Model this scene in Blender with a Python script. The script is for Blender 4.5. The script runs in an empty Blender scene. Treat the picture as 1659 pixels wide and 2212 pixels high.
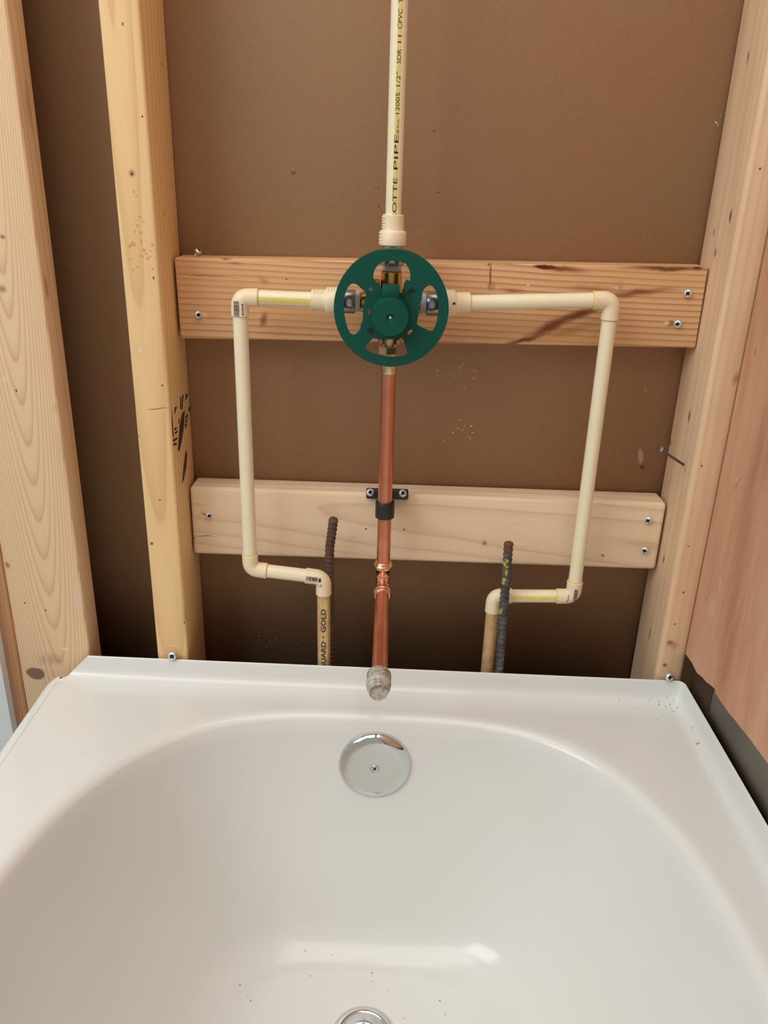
import bpy, bmesh, math, random
from mathutils import Vector, Matrix, noise
S = bpy.context.scene
COL = S.collection
random.seed(4)
PI = math.pi

# ------------------------------------------------------------------ camera, world, lights, exposure
W, H, F = 1659.0, 2212.0, 1743.066
CAM = Vector((0.23621, -0.84713, 0.92682))
TH, YA, RO = 0.388026, 0.0013375, -0.029907
R = (Matrix.Rotation(YA, 3, 'Z') @ Matrix.Rotation(-TH, 3, 'X') @ Matrix.Rotation(RO, 3, 'Y'))
right, fwd, up = R.col[0], R.col[1], R.col[2]
cd = bpy.data.cameras.new('camera'); cam = bpy.data.objects.new('camera', cd); COL.objects.link(cam)
m3 = Matrix((right, up, -fwd)).transposed()
cam.matrix_world = Matrix.Translation(CAM) @ m3.to_4x4()
cd.sensor_fit = 'VERTICAL'; cd.sensor_height = 24.0; cd.lens = 24.0 * F / H
cd.clip_start = 0.02; cd.clip_end = 50
S.camera = cam
S.view_settings.view_transform = 'Standard'; S.view_settings.look = 'None'
S.view_settings.exposure = -0.04; S.view_settings.gamma = 1.0
S.view_settings.use_curve_mapping = False

wd = bpy.data.worlds.new('world'); S.world = wd; wd.use_nodes = True
bg = wd.node_tree.nodes['Background']
bg.inputs[0].default_value = (1.0, 0.98, 0.94, 1); bg.inputs[1].default_value = 0.40

def area(name, loc, target, sx, sy, power, color):
    d = bpy.data.lights.new(name, 'AREA'); d.shape = 'RECTANGLE'; d.size = sx; d.size_y = sy
    d.energy = power; d.color = color
    o = bpy.data.objects.new(name, d); COL.objects.link(o); o.location = loc
    o.rotation_euler = (Vector(target) - Vector(loc)).to_track_quat('-Z', 'Y').to_euler()
    return o
area('window_daylight', (-1.25, -1.25, 1.95), (0.25, -0.1, 0.5), 1.3, 1.1, 24, (0.90, 0.98, 1.0))
area('ceiling_bounce', (0.40, -0.85, 2.40), (0.30, -0.60, 0.1), 2.4, 1.7, 33, (1.0, 0.965, 0.88))  # unseen broad panel, sized to act as light bounced off the ceiling

# ------------------------------------------------------------------ where a photographed point stands in the room
def _ray(x, y): return R @ Vector(((x - W / 2) / F, 1.0, -(y - H / 2) / F))
def on_y(x, y, Y): d = _ray(x, y); return CAM + d * ((Y - CAM.y) / d.y)
def on_x(x, y, X): d = _ray(x, y); return CAM + d * ((X - CAM.x) / d.x)
def on_z(x, y, Z): d = _ray(x, y); return CAM + d * ((Z - CAM.z) / d.z)

# ------------------------------------------------------------------ object helpers
def link(name, bm, mat, parent=None, loc=None, smooth=True, angle=40):
    """bm is in world coordinates; loc = origin (defaults to the parent's place)."""
    me = bpy.data.meshes.new(name)
    bmesh.ops.recalc_face_normals(bm, faces=bm.faces)
    base = Vector(loc) if loc is not None else (parent.matrix_world.translation.copy() if parent else Vector((0, 0, 0)))
    bm.transform(Matrix.Translation(-base))
    for e in bm.edges:
        if len(e.link_faces) == 2 and e.calc_face_angle(0) > math.radians(angle): e.smooth = False
    bm.to_mesh(me); bm.free()
    for p in me.polygons: p.use_smooth = smooth
    if mat: me.materials.append(mat)
    o = bpy.data.objects.new(name, me); COL.objects.link(o)
    if parent: o.parent = parent; o.location = base - parent.matrix_world.translation
    else: o.location = base
    bpy.context.view_layer.update()
    return o
def empty(name, loc):
    o = bpy.data.objects.new(name, None); COL.objects.link(o); o.location = loc
    o.empty_display_size = 0.05
    bpy.context.view_layer.update(); return o
def tag(o, label, cat, group=None):
    o['label'] = label; o['category'] = cat
    if group: o['group'] = group
    return o
def struct(o): o['kind'] = 'structure'; return o

def box(bm, x0, x1, y0, y1, z0, z1, bev=0.0, seg=2, mtx=None):
    vs = [bm.verts.new((x, y, z)) for x in (x0, x1) for y in (y0, y1) for z in (z0, z1)]
    fs = [(0, 1, 3, 2), (4, 6, 7, 5), (0, 4, 5, 1), (2, 3, 7, 6), (0, 2, 6, 4), (1, 5, 7, 3)]
    faces = [bm.faces.new([vs[i] for i in f]) for f in fs]
    geom = vs
    if bev:
        es = list({e for f in faces for e in f.edges})
        r = bmesh.ops.bevel(bm, geom=es, offset=bev, segments=seg, profile=0.5, affect='EDGES')
        geom = list({v for f in r['faces'] for v in f.verts})
        # every vertex of this island
        seen = set(geom); st = list(geom)
        while st:
            v = st.pop()
            for e in v.link_edges:
                w = e.other_vert(v)
                if w not in seen: seen.add(w); st.append(w)
        geom = list(seen)
    if mtx is not None: bmesh.ops.transform(bm, matrix=mtx, verts=geom)
    return geom
def frame(d, hint=None):
    d = d.normalized()
    h = hint or (Vector((0, 0, 1)) if abs(d.z) < 0.9 else Vector((0, 1, 0)))
    u = (h - d * h.dot(d)).normalized(); return u, d.cross(u)
def tube(bm, pts, rads, n=28, cap0=True, cap1=True, hint=None):
    """swept circle; pts may repeat with another radius to make a step"""
    pts = [Vector(p) for p in pts]
    if not hasattr(rads, '__len__'): rads = [rads] * len(pts)
    tang = []
    for i in range(len(pts)):
        j = i
        while j + 1 < len(pts) and (pts[j + 1] - pts[i]).length < 1e-7: j += 1
        k = i
        while k > 0 and (pts[k - 1] - pts[i]).length < 1e-7: k -= 1
        a = pts[k - 1] if k > 0 else None; b = pts[j + 1] if j + 1 < len(pts) else None
        t = Vector((0, 0, 0))
        if a is not None: t += (pts[i] - a).normalized()
        if b is not None: t += (b - pts[i]).normalized()
        tang.append(t.normalized())
    u, v = frame(tang[0], hint)
    rings = []; prev = tang[0]
    for p, t, r in zip(pts, tang, rads):
        q = prev.rotation_difference(t); u = q @ u; v = t.cross(u); prev = t
        if r < 1e-7: rings.append([bm.verts.new(p)])
        else: rings.append([bm.verts.new(p + (u * math.cos(a) + v * math.sin(a)) * r) for a in (2 * PI * i / n for i in range(n))])
    for A, B in zip(rings, rings[1:]):
        if len(A) == 1 and len(B) == 1: continue
        for i in range(n):
            j = (i + 1) % n
            if len(A) == 1: bm.faces.new((A[0], B[j], B[i]))
            elif len(B) == 1: bm.faces.new((A[i], A[j], B[0]))
            else: bm.faces.new((A[i], A[j], B[j], B[i]))
    if cap0 and len(rings[0]) > 1: bm.faces.new(rings[0])
    if cap1 and len(rings[-1]) > 1: bm.faces.new(rings[-1])
def lathe(bm, origin, axis, prof, n=32):
    """prof: list of (distance along axis, radius)"""
    o = Vector(origin); a = Vector(axis).normalized()
    tube_pts = [o + a * t for t, r in prof]
    u, v = frame(a); rings = []
    for (t, r) in prof:
        c = o + a * t
        if r < 1e-7: rings.append([bm.verts.new(c)])
        else: rings.append([bm.verts.new(c + (u * math.cos(2 * PI * i / n) + v * math.sin(2 * PI * i / n)) * r) for i in range(n)])
    for A, B in zip(rings, rings[1:]):
        for i in range(n):
            j = (i + 1) % n
            if len(A) == 1 and len(B) == 1: break
            if len(A) == 1: bm.faces.new((A[0], B[j], B[i]))
            elif len(B) == 1: bm.faces.new((A[i], A[j], B[0]))
            else: bm.faces.new((A[i], A[j], B[j], B[i]))
    if len(rings[0]) > 1: bm.faces.new(rings[0])
    if len(rings[-1]) > 1: bm.faces.new(rings[-1])
def hexnut(bm, p, axis, length, across, hint=None, ch=0.0012):
    a = Vector(axis).normalized(); u, v = frame(a, hint); rc = across / math.sqrt(3)
    rings = []
    for t, r in ((0, rc - ch), (ch, rc), (length - ch, rc), (length, rc - ch)):
        rings.append([bm.verts.new(Vector(p) + a * t + (u * math.cos(i * PI / 3 + PI / 6) + v * math.sin(i * PI / 3 + PI / 6)) * r) for i in range(6)])
    for A, B in zip(rings, rings[1:]):
        for i in range(6): bm.faces.new((A[i], A[(i + 1) % 6], B[(i + 1) % 6], B[i]))
    bm.faces.new(rings[0]); bm.faces.new(rings[-1])

# ------------------------------------------------------------------ material helpers
def lin(c):
    return tuple(((x / 255) / 12.92 if x / 255 <= 0.04045 else ((x / 255 + 0.055) / 1.055) ** 2.4) for x in c)
def mat_new(name, rough=0.5, metal=0.0, color=None, spec=0.5):
    m = bpy.data.materials.new(name); m.use_nodes = True; nt = m.node_tree
    b = nt.nodes['Principled BSDF']
    b.inputs['Roughness'].default_value = rough; b.inputs['Metallic'].default_value = metal
    b.inputs['Specular IOR Level'].default_value = spec
    if color: b.inputs['Base Color'].default_value = (*lin(color), 1)
    return m, nt, b
def N(nt, t, **kw):
    n = nt.nodes.new(t)
    for k, v in kw.items(): setattr(n, k, v)
    return n
def mixc(nt, fac, a, b, mode='MIX'):
    n = N(nt, 'ShaderNodeMix', data_type='RGBA', blend_type=mode)
    for s, v in ((0, fac), (6, a), (7, b)):
        if isinstance(v, bpy.types.NodeSocket): nt.links.new(v, n.inputs[s])
        elif s == 0: n.inputs[0].default_value = v
        else: n.inputs[s].default_value = (*v, 1)
    return n.outputs[2]
def ramp(nt, fac, stops):
    n = N(nt, 'ShaderNodeValToRGB'); e = n.color_ramp.elements
    while len(e) < len(stops): e.new(0.5)
    for el, (p, c) in zip(e, stops): el.position = p; el.color = (*(c if hasattr(c, '__len__') else (c, c, c)), 1)
    nt.links.new(fac, n.inputs[0]); return n.outputs[0]
def noise_tex(nt, vec, scale, detail=3, rough=0.55, mapscale=None, loc=None):
    if mapscale or loc:
        mp = N(nt, 'ShaderNodeMapping')
        if mapscale: mp.inputs['Scale'].default_value = mapscale
        if loc: mp.inputs['Location'].default_value = loc
        nt.links.new(vec, mp.inputs[0]); vec = mp.outputs[0]
    n = N(nt, 'ShaderNodeTexNoise'); n.inputs['Scale'].default_value = scale
    n.inputs['Detail'].default_value = detail; n.inputs['Roughness'].default_value = rough
    nt.links.new(vec, n.inputs[0]); return n.outputs[0]
def bump(nt, b, h, strength, dist=0.001):
    n = N(nt, 'ShaderNodeBump'); n.inputs['Strength'].default_value = strength; n.inputs['Distance'].default_value = dist
    nt.links.new(h, n.inputs['Height']); nt.links.new(n.outputs[0], b.inputs['Normal'])
def marks(nt, vec, col, items, warp=0.0, warpscale=60):
    """blemishes with their own place and shape: (centre, radii, rotation about y, colour, amount, softness)"""
    v = vec
    if warp:
        nz = N(nt, 'ShaderNodeTexNoise'); nz.inputs['Scale'].default_value = warpscale; nz.inputs['Detail'].default_value = 3
        nt.links.new(vec, nz.inputs[0])
        s = N(nt, 'ShaderNodeVectorMath', operation='SUBTRACT'); nt.links.new(nz.outputs[1], s.inputs[0]); s.inputs[1].default_value = (.5, .5, .5)
        k = N(nt, 'ShaderNodeVectorMath', operation='SCALE'); nt.links.new(s.outputs[0], k.inputs[0]); k.inputs['Scale'].default_value = warp
        a = N(nt, 'ShaderNodeVectorMath', operation='ADD'); nt.links.new(vec, a.inputs[0]); nt.links.new(k.outputs[0], a.inputs[1]); v = a.outputs[0]
    for c, r, rot, color, amt, soft in items:
        mp = N(nt, 'ShaderNodeMapping', vector_type='TEXTURE')
        mp.inputs['Location'].default_value = c
        mp.inputs['Rotation'].default_value = (0, rot, 0) if not hasattr(rot, '__len__') else rot
        mp.inputs['Scale'].default_value = r
        nt.links.new(v, mp.inputs[0])
        ln = N(nt, 'ShaderNodeVectorMath', operation='LENGTH'); nt.links.new(mp.outputs[0], ln.inputs[0])
        mr = N(nt, 'ShaderNodeMapRange', interpolation_type='SMOOTHSTEP')
        mr.inputs['From Min'].default_value = 1.0; mr.inputs['From Max'].default_value = max(0.0, 1.0 - soft)
        mr.inputs['To Min'].default_value = 0; mr.inputs['To Max'].default_value = amt
        nt.links.new(ln.outputs['Value'], mr.inputs[0])
        col = mixc(nt, mr.outputs[0], col, lin(color))
    return col
def wood(name, light, dark, axis='Z', pith=(0.03, 0.06), tilt=(0.0, 0.0), ring=0.0055, contrast=0.55, fiber=0.25, warp=2.0,
         blotch=None, items=(), rough=0.62, seed=0.0, sharp=0.75):
    m, nt, b = mat_new(name, rough, spec=0.3)
    tc = N(nt, 'ShaderNodeTexCoord'); P = tc.outputs['Object']
    # growth rings: cylinders round a pith line that runs along the board
    mp = N(nt, 'ShaderNodeMapping'); mp.vector_type = 'POINT'
    src = P
    if axis == 'X':
        sw = N(nt, 'ShaderNodeSeparateXYZ'); cb = N(nt, 'ShaderNodeCombineXYZ'); nt.links.new(P, sw.inputs[0])
        nt.links.new(sw.outputs[2], cb.inputs[0]); nt.links.new(sw.outputs[1], cb.inputs[1]); nt.links.new(sw.outputs[0], cb.inputs[2]); src = cb.outputs[0]
    nt.links.new(src, mp.inputs[0])
    mp.inputs['Location'].default_value = (-pith[0], -pith[1], seed * 0.37)
    mp.inputs['Rotation'].default_value = (tilt[0], tilt[1], 0)
    # wobble along the length only
    wob = noise_tex(nt, mp.outputs[0], 1.0, 2, 0.5, mapscale=(14, 14, 4))
    wv = N(nt, 'ShaderNodeTexWave', wave_type='RINGS', rings_direction='Z', wave_profile='SAW')
    wv.inputs['Scale'].default_value = 2 * PI / (20 * ring)
    wv.inputs['Distortion'].default_value = 0.0
    nt.links.new(mp.outputs[0], wv.inputs[0])
    ml = N(nt, 'ShaderNodeMath', operation='MULTIPLY'); nt.links.new(wob, ml.inputs[0]); ml.inputs[1].default_value = warp * 6.0
    nt.links.new(ml.outputs[0], wv.inputs['Phase Offset'])
    late = ramp(nt, wv.outputs[1], [(0.0, 0.25), (0.12, 0.0), (sharp - 0.25, 0.05), (sharp, 0.45), (0.97, 1.0), (1.0, 0.25)])
    la = N(nt, 'ShaderNodeMath', operation='MULTIPLY'); nt.links.new(late, la.inputs[0]); la.inputs[1].default_value = contrast
    col = mixc(nt, la.outputs[0], lin(light), lin(dark))
    if blotch:
        bn = noise_tex(nt, src, 1.0, 3, 0.6, mapscale=(16, 16, 3.2), loc=(seed, seed * 2, seed * 3))
        col = mixc(nt, ramp(nt, bn, [(0.42, 0.0), (0.72, 1.0)]), col, lin(blotch))
    fb = noise_tex(nt, src, 1.0, 4, 0.65, mapscale=(520, 520, 14))
    col = mixc(nt, fiber, col, ramp(nt, fb, [(0.25, 0.55), (0.75, 1.0)]), 'MULTIPLY')
    if items: col = marks(nt, P, col, items, warp=0.006, warpscale=55)
    nt.links.new(col, b.inputs['Base Color'])
    bump(nt, b, fb, 0.25, 0.0006)
    return m
def plain(name, color, rough=0.5, metal=0.0, var=0.12, vscale=40, spec=0.5, bmp=0.0, color2=None):
    m, nt, b = mat_new(name, rough, metal, color, spec)
    tc = N(nt, 'ShaderNodeTexCoord'); nz = noise_tex(nt, tc.outputs['Object'], vscale, 4)
    c2 = lin(color2) if color2 else tuple(x * (1 - var) for x in lin(color))
    nt.links.new(mixc(nt, ramp(nt, nz, [(0.35, 0.0), (0.7, 1.0)]), lin(color), c2), b.inputs['Base Color'])
    if bmp: bump(nt, b, nz, bmp, 0.0005)
    return m

# ------------------------------------------------------------------ materials
KN = (112, 74, 48); HOLE = (28, 18, 12)
M = {}
def hardboard():
    m, nt, b = mat_new('hardboard', 0.55, spec=0.35)
    tc = N(nt, 'ShaderNodeTexCoord'); P = tc.outputs['Object']
    big = noise_tex(nt, P, 5.0, 3); fine = noise_tex(nt, P, 420, 3, 0.7)
    col = mixc(nt, ramp(nt, big, [(0.35, 0.0), (0.7, 1.0)]), lin((157, 124, 91)), lin((162, 121, 91)))
    col = mixc(nt, 0.22, col, ramp(nt, fine, [(0.3, 0.45), (0.7, 1.0)]), 'MULTIPLY')
    # plaster specks, gathered in a few splashes
    vo = N(nt, 'ShaderNodeTexVoronoi'); vo.inputs['Scale'].default_value = 150; nt.links.new(P, vo.inputs[0])
    sp = ramp(nt, vo.outputs['Distance'], [(0.10, 1.0), (0.2, 0.0)])
    cl = noise_tex(nt, P, 16, 2, 0.5, loc=(3.1, 0, 1.7)); clm = ramp(nt, cl, [(0.60, 0.0), (0.68, 1.0)])
    sel = ramp(nt, vo.outputs['Color'], [(0.72, 0.0), (0.75, 1.0)])
    mm = N(nt, 'ShaderNodeMath', operation='MULTIPLY'); nt.links.new(sp, mm.inputs[0]); nt.links.new(clm, mm.inputs[1])
    m2 = N(nt, 'ShaderNodeMath', operation='MULTIPLY'); nt.links.new(mm.outputs[0], m2.inputs[0]); nt.links.new(sel, m2.inputs[1])
    m3_ = N(nt, 'ShaderNodeMath', operation='MULTIPLY'); nt.links.new(m2.outputs[0], m3_.inputs[0]); m3_.inputs[1].default_value = 0.7
    col = mixc(nt, m3_.outputs[0], col, lin((205, 180, 150)))
    items = []
    rnd = random.Random(9)
    def at(x, y, rx, rz, rot, c, a=0.8, s=0.5):
        p = on_y(x, y, 0.089); items.append(((p.x, p.y, p.z), (rx, 0.01, rz), rot, c, a, s))
    at(1384, 985, 0.0035, 0.0125, -0.15, (196, 176, 156), 0.85, 0.4); at(1387, 1010, 0.004, 0.004, 0, (70, 45, 26), 0.6)
    at(1393, 841, 0.0018, 0.005, -0.3, (190, 160, 130), 0.6); at(634, 373, 0.004, 0.003, 0, (72, 60, 50), 0.6, 0.8)
    at(1375, 1345, 0.03, 0.006, -0.5, (120, 96, 74), 0.4, 1.0)
    for x, y in ((938, 284), (946, 416), (819, 447), (634, 366), (905, 500), (912, 505), (800, 405), (818, 405)):
        at(x, y, 0.0013, 0.0013, 0, (60, 38, 24) if y < 450 and x > 815 else (180, 150, 120), 0.7)
    for (cx, cy, sx, sy, k) in ((1000, 800, 40, 40, 14), (990, 930, 30, 30, 14), (600, 1385, 60, 22, 16), (1548, 262, 6, 20, 5)):
        for i in range(k):
            at(rnd.gauss(cx, sx * .6), rnd.gauss(cy, sy * .6), rnd.choice((.0006, .0008, .001, .0018)), rnd.choice((.0006, .0008, .0014)), rnd.uniform(-1, 1), (236, 216, 186), 0.85, 0.5)
    col = marks(nt, P, col, items, warp=0.003, warpscale=150)
    nt.links.new(col, b.inputs['Base Color']); bump(nt, b, fine, 0.18, 0.0006)
    return m
M['hardboard'] = hardboard()
M['cpvc'] = plain('cream_plastic_pipe', (236, 225, 192), 0.38, var=0.04, vscale=60)
M['fitting'] = plain('cream_plastic_fitting', (235, 216, 183), 0.42, var=0.05, vscale=60)
M['oldpipe'] = plain('aged_tan_plastic', (208, 172, 126), 0.5, var=0.2, vscale=110, color2=(184, 144, 98))
M['yellow'] = plain('yellow_stripe', (226, 208, 112), 0.45, var=0.12, vscale=300)
M['cement'] = plain('yellow_pipe_cement', (214, 182, 70), 0.3, var=0.2)
M['ink'] = plain('black_ink', (32, 28, 24), 0.5, var=0.2)
M['inkfaded'] = plain('faded_black_ink', (62, 58, 56), 0.6, var=0.3, vscale=400)
M['green'] = plain('dark_green_plastic', (0, 76, 62), 0.5, var=0.08, vscale=50, spec=0.25)
M['greendark'] = plain('black_paint_mark', (8, 12, 12), 0.5)
M['brass'] = plain('brass', (216, 172, 100), 0.30, 1.0, var=0.2, vscale=60)
M['palebrass'] = plain('pale_brass', (226, 204, 168), 0.34, 1.0, var=0.12)
M['zinc'] = plain('zinc_steel', (196, 196, 198), 0.34, 0.95, var=0.2, vscale=90)
M['screw'] = plain('zinc_plated_screw', (220, 230, 234), 0.42, 0.75, var=0.12, vscale=200)
M['recess'] = plain('screw_recess', (40, 42, 44), 0.5, 0.6)
M['tape'] = plain('white_thread_tape', (228, 228, 228), 0.6, var=0.08, vscale=300)
M['copper'] = plain('copper', (222, 150, 122), 0.36, 0.9, var=0.22, vscale=26, color2=(206, 128, 98))
M['copperfit'] = plain('bright_copper_fitting', (244, 186, 156), 0.24, 1.0, var=0.12, vscale=50)
M['chrome'] = plain('chrome', (216, 218, 218), 0.07, 1.0, var=0.02)
M['blackplastic'] = plain('black_plastic', (30, 32, 36), 0.45, var=0.15)
M['iron'] = plain('grey_nail_steel', (112, 104, 98), 0.4, 0.8, var=0.3, vscale=150)
M['rust'] = plain('rusty_rebar', (98, 70, 52), 0.75, 0.05, var=0.4, vscale=90, bmp=0.4, color2=(78, 58, 46))
M['greyrebar'] = plain('dark_grey_rebar', (70, 70, 70), 0.6, 0.35, var=0.4, vscale=90, bmp=0.4)
M['concrete'] = plain('grey_cement_board', (150, 147, 140), 0.85, var=0.25, vscale=14, bmp=0.2)
M['drywall'] = plain('white_drywall', (222, 226, 228), 0.8, var=0.05, vscale=30)
M['floor'] = plain('grey_concrete_floor', (120, 114, 106), 0.85, var=0.3, vscale=8)
def galv():
    m, nt, b = mat_new('weathered_galvanised_cap', 0.55, 0.25)
    tc = N(nt, 'ShaderNodeTexCoord'); n = noise_tex(nt, tc.outputs['Object'], 170, 5, 0.65)
    nt.links.new(ramp(nt, n, [(0.3, lin((96, 90, 82))), (0.48, lin((176, 170, 160))), (0.7, lin((214, 210, 202)))]), b.inputs['Base Color'])
    bump(nt, b, n, 0.4, 0.0008); return m
M['galv'] = galv()
def enamel():
    m, nt, b = mat_new('white_enamel', 0.17, spec=0.5)
    tc = N(nt, 'ShaderNodeTexCoord'); P = tc.outputs['Object']
    col = mixc(nt, ramp(nt, noise_tex(nt, P, 4, 2), [(0.3, 0.0), (0.7, 1.0)]), lin((222, 223, 221)), lin((220, 220, 215)))
    items = []
    o = Vector((0.213, -0.75, 0))
    def at(x, y, z, r, c, a=0.8, s=0.6, rot=0, ry=None):
        p = on_z(x, y, z) - o; items.append(((p.x, p.y, p.z + 0.006), (r, ry or r, 0.012), (0, 0, rot), c, a, s))
    at(1497, 1609, .344, .0032, (198, 104, 52), 0.9, 0.8, 0, .002); at(1485, 1578, .344, .0018, (204, 130, 84), 0.6); at(1447, 1536, .344, .0022, (182, 140, 84), 0.6)
    rnd = random.Random(3)
    for i in range(18): at(rnd.gauss(1440, 16), rnd.gauss(1520, 9), .344, rnd.uniform(.0006, .0016), (104, 96, 84), 0.7)
    at(1410, 1555, .344, .003, (150, 142, 130), 0.4, 1.0); at(1328, 1515, .344, .001, (90, 84, 76)); at(1395, 1515, .344, .005, (120, 112, 100), .5, .8, .6, .0006)
    at(201, 1557, .35, .002, (110, 104, 98), .7, .6, .3, .0008); at(198, 1625, .35, .0042, (110, 104, 98), .7, .6, .4, .0008); at(170, 1630, .35, .0025, (90, 84, 80), .8, .6, -1.1, .0008)
    at(329, 1484, .35, .0015, (90, 84, 80)); at(105, 1520, .35, .001, (120, 112, 100)); at(127, 1519, .35, .001, (120, 112, 100))
    for i in range(46): at(rnd.uniform(470, 1260), rnd.uniform(2040, 2205), .06, rnd.choice((.0006, .0008, .0011, .0016)), (96, 90, 84), 0.7)
    at(1003, 2167, .05, .0028, (60, 56, 52), .8); at(525, 1987, .1, .0018, (90, 84, 80), .7); at(660, 2154, .05, .0016, (70, 64, 60), .8)
    col = marks(nt, P, col, items, warp=0.0015, warpscale=300)
    nt.links.new(col, b.inputs['Base Color'])
    return m
M['enamel'] = enamel()

# ------------------------------------------------------------------ the setting
bm = bmesh.new(); box(bm, -0.75, 1.3, 0.089, 0.095, 0.0, 2.45)
struct(link('wall_back', bm, M['hardboard']))
bm = bmesh.new(); box(bm, -2.2, 1.3, -2.6, 0.3, -0.05, 0.0)
struct(link('floor', bm, M['floor']))
bm = bmesh.new(); box(bm, 0.6165, 0.69, -2.2, -0.069, 0.0, 2.45)
struct(link('wall_right', bm, M['concrete']))
bm = bmesh.new(); box(bm, -0.75, -0.2255, -0.013, -0.0004, 0.0, 2.45, 0.0008, 1)
struct(link('wall_left', bm, M['drywall']))

# ------------------------------------------------------------------ studs
def px_item(org, Y=None, X=None):
    def f(x, y, rw, rh, c, a=0.85, s=0.5, rot=0.0):
        p = (on_y(x, y, Y) if Y is not None else on_x(x, y, X)) - Vector(org)
        if Y is not None: return ((p.x, p.y, p.z), (rw, 0.006, rh), rot, c, a, s)
        return ((p.x, p.y, p.z), (0.006, rw, rh), (rot, 0, 0), c, a, s)
    return f
def stud(name, x0, x1, y0, y1, z1, mat, bev=0.0035):
    bm = bmesh.new(); box(bm, x0, x1, y0, y1, 0.0, z1, bev, 3)
    # long edges a little wavy, as sawn lumber is
    return link(name, bm, mat, loc=((x0 + x1) / 2, (y0 + y1) / 2, 0), angle=50)
# stud beside the plumbing bay, on the left
o1 = (-0.019, 0.0445, 0); f = px_item(o1, Y=0.0); g = px_item(o1, X=0.0)
items = [f(286, 375, .0045, .006, (132, 88, 52), .8, .9), f(286, 377, .0015, .0018, (70, 44, 26), .9), f(308, 254, .0014, .0016, (70, 44, 26)), f(266, 52, .0014, .002, (90, 60, 36)),
    f(334, 601, .0013, .0015, HOLE), f(350, 832, .0016, .0016, (120, 70, 40)), f(346, 1081, .0016, .0014, (110, 64, 40)), f(327, 1173, .0025, .0025, (96, 58, 36)), f(398, 1345, .0013, .0012, HOLE),
    f(340, 883, .016, .0007, (78, 58, 44), .8, .6, -0.07), f(300, 755, .009, .011, (216, 190, 160), .45, .9), f(304, 756, .003, .004, (236, 226, 214), .7, .8), f(300, 940, .001, .0016, (90, 56, 34)),
    f(400, 1330, .004, .012, (150, 96, 58), .5, .9), f(372, 1395, .014, .001, (244, 226, 204), .5, .8)]
for i in range(26):
    rnd = random.Random(i); items.append(f(rnd.uniform(275, 335), rnd.uniform(395, 590), rnd.uniform(.0012, .0028), rnd.uniform(.0012, .003), (186, 126, 72), .55, .7, rnd.uniform(-1, 1)))
items += [g(350, 140, .006, .003, (140, 98, 74), .5, .8), g(354, 462, .003, .005, (132, 88, 60), .6, .8), g(337, 293, .002, .004, (140, 98, 66), .6, .8)]
M['stud_a'] = wood('pine_golden', (240, 204, 150), (208, 160, 106), pith=(0.004, -0.10), tilt=(0.045, 0.01), ring=0.011, contrast=0.5, items=items, seed=1.3, warp=0.6, fiber=0.18)
t = stud('wall_stud', -0.038, 0.0, 0.0, 0.089, 2.42, M['stud_a'])
tag(t, 'golden pine stud bounding the left of the plumbing bay, with black stamp marks', 'stud')
def side_poly(bm, X, pts, th=0.0003):
    vs = [bm.verts.new(on_x(x, y, X)) for x, y in pts]; fc = bm.faces.new(vs)
    r = bmesh.ops.extrude_face_region(bm, geom=[fc]); bmesh.ops.translate(bm, verts=[e for e in r['geom'] if isinstance(e, bmesh.types.BMVert)], vec=(th, 0, 0))
bm = bmesh.new()
side_poly(bm, 0.0, [(388, 918), (393, 893), (399, 886), (396, 930), (392, 955), (387, 975), (384, 972)])
side_poly(bm, 0.0, [(401, 972), (404, 980), (402, 1010), (397, 1035), (393, 1045), (396, 1010)])
for pts in ([(389, 858), (391, 857), (391, 884), (389, 884)], [(393, 853), (396, 853), (394, 884), (392, 884)], [(401, 851), (406, 850), (404, 858), (400, 866)], [(377, 880), (382, 878), (379, 888), (376, 896)],
            [(371, 884), (372, 900), (374, 930), (376, 946), (373, 940), (371, 915)], [(376, 926), (381, 922), (382, 926), (378, 930)], [(377, 934), (383, 930), (383, 934), (378, 938)], [(373, 950), (383, 944), (383, 948), (374, 955)],
            [(374, 958), (382, 956), (381, 961), (375, 963)], [(400, 900), (405, 894), (406, 899), (401, 905)], [(400, 908), (405, 904), (404, 910), (400, 914)], [(399, 917), (404, 914), (403, 920), (400, 926)], [(407, 880), (410, 878), (410, 890), (407, 888)], [(386, 905), (388, 904), (387, 915), (385, 914)]):
    side_poly(bm, 0.0, pts)
link('ink_stamp', bm, M['inkfaded'], t)

# wide stud at the far left, flat towards the room
XF = -0.1211
o2 = (XF - 0.0445, 0.019, 0); f = px_item(o2, Y=0.0); g = px_item(o2, X=XF)
items = [f(7, 513, .004, .004, KN, .8, .9), f(5, 624, .007, .006, (128, 86, 56), .7, .9), f(35, 843, .0015, .0014, HOLE), f(55, 1303, .0014, .0014, HOLE), f(100, 1319, .0014, .0014, HOLE), f(16, 1222, .004, .007, (116, 74, 46), .75, .9),
    f(78, 1455, .013, .010, (112, 82, 70), .85, .25), f(12, 820, .006, .006, (236, 214, 196), .5, .9), f(167, 1290, .008, .03, (220, 206, 190), .55, 1), f(102, 1425, .003, .009, (240, 236, 230), .8, .6), f(140, 1402, .007, .003, (238, 226, 210), .7, .8, .3),
    f(108, 1425, .022, .012, (134, 98, 76), .45, 1.0), f(120, 880, .006, .006, (170, 160, 108), .4, 1.0), f(128, 970, .006, .04, (196, 184, 128), .35, 1.0), g(100, 620, .008, .02, (150, 96, 66), .6, 1), g(92, 312, .01, .03, (156, 104, 78), .5, 1), g(62, 230, .01, .04, (168, 120, 96), .4, 1)]
M['stud_b'] = wood('pine_cathedral', (238, 206, 168), (196, 152, 110), pith=(0.006, 0.043), tilt=(-0.045, 0.0), ring=0.0021, contrast=0.6, items=items, seed=2.1, warp=0.55, fiber=0.2, sharp=0.8)
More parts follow.
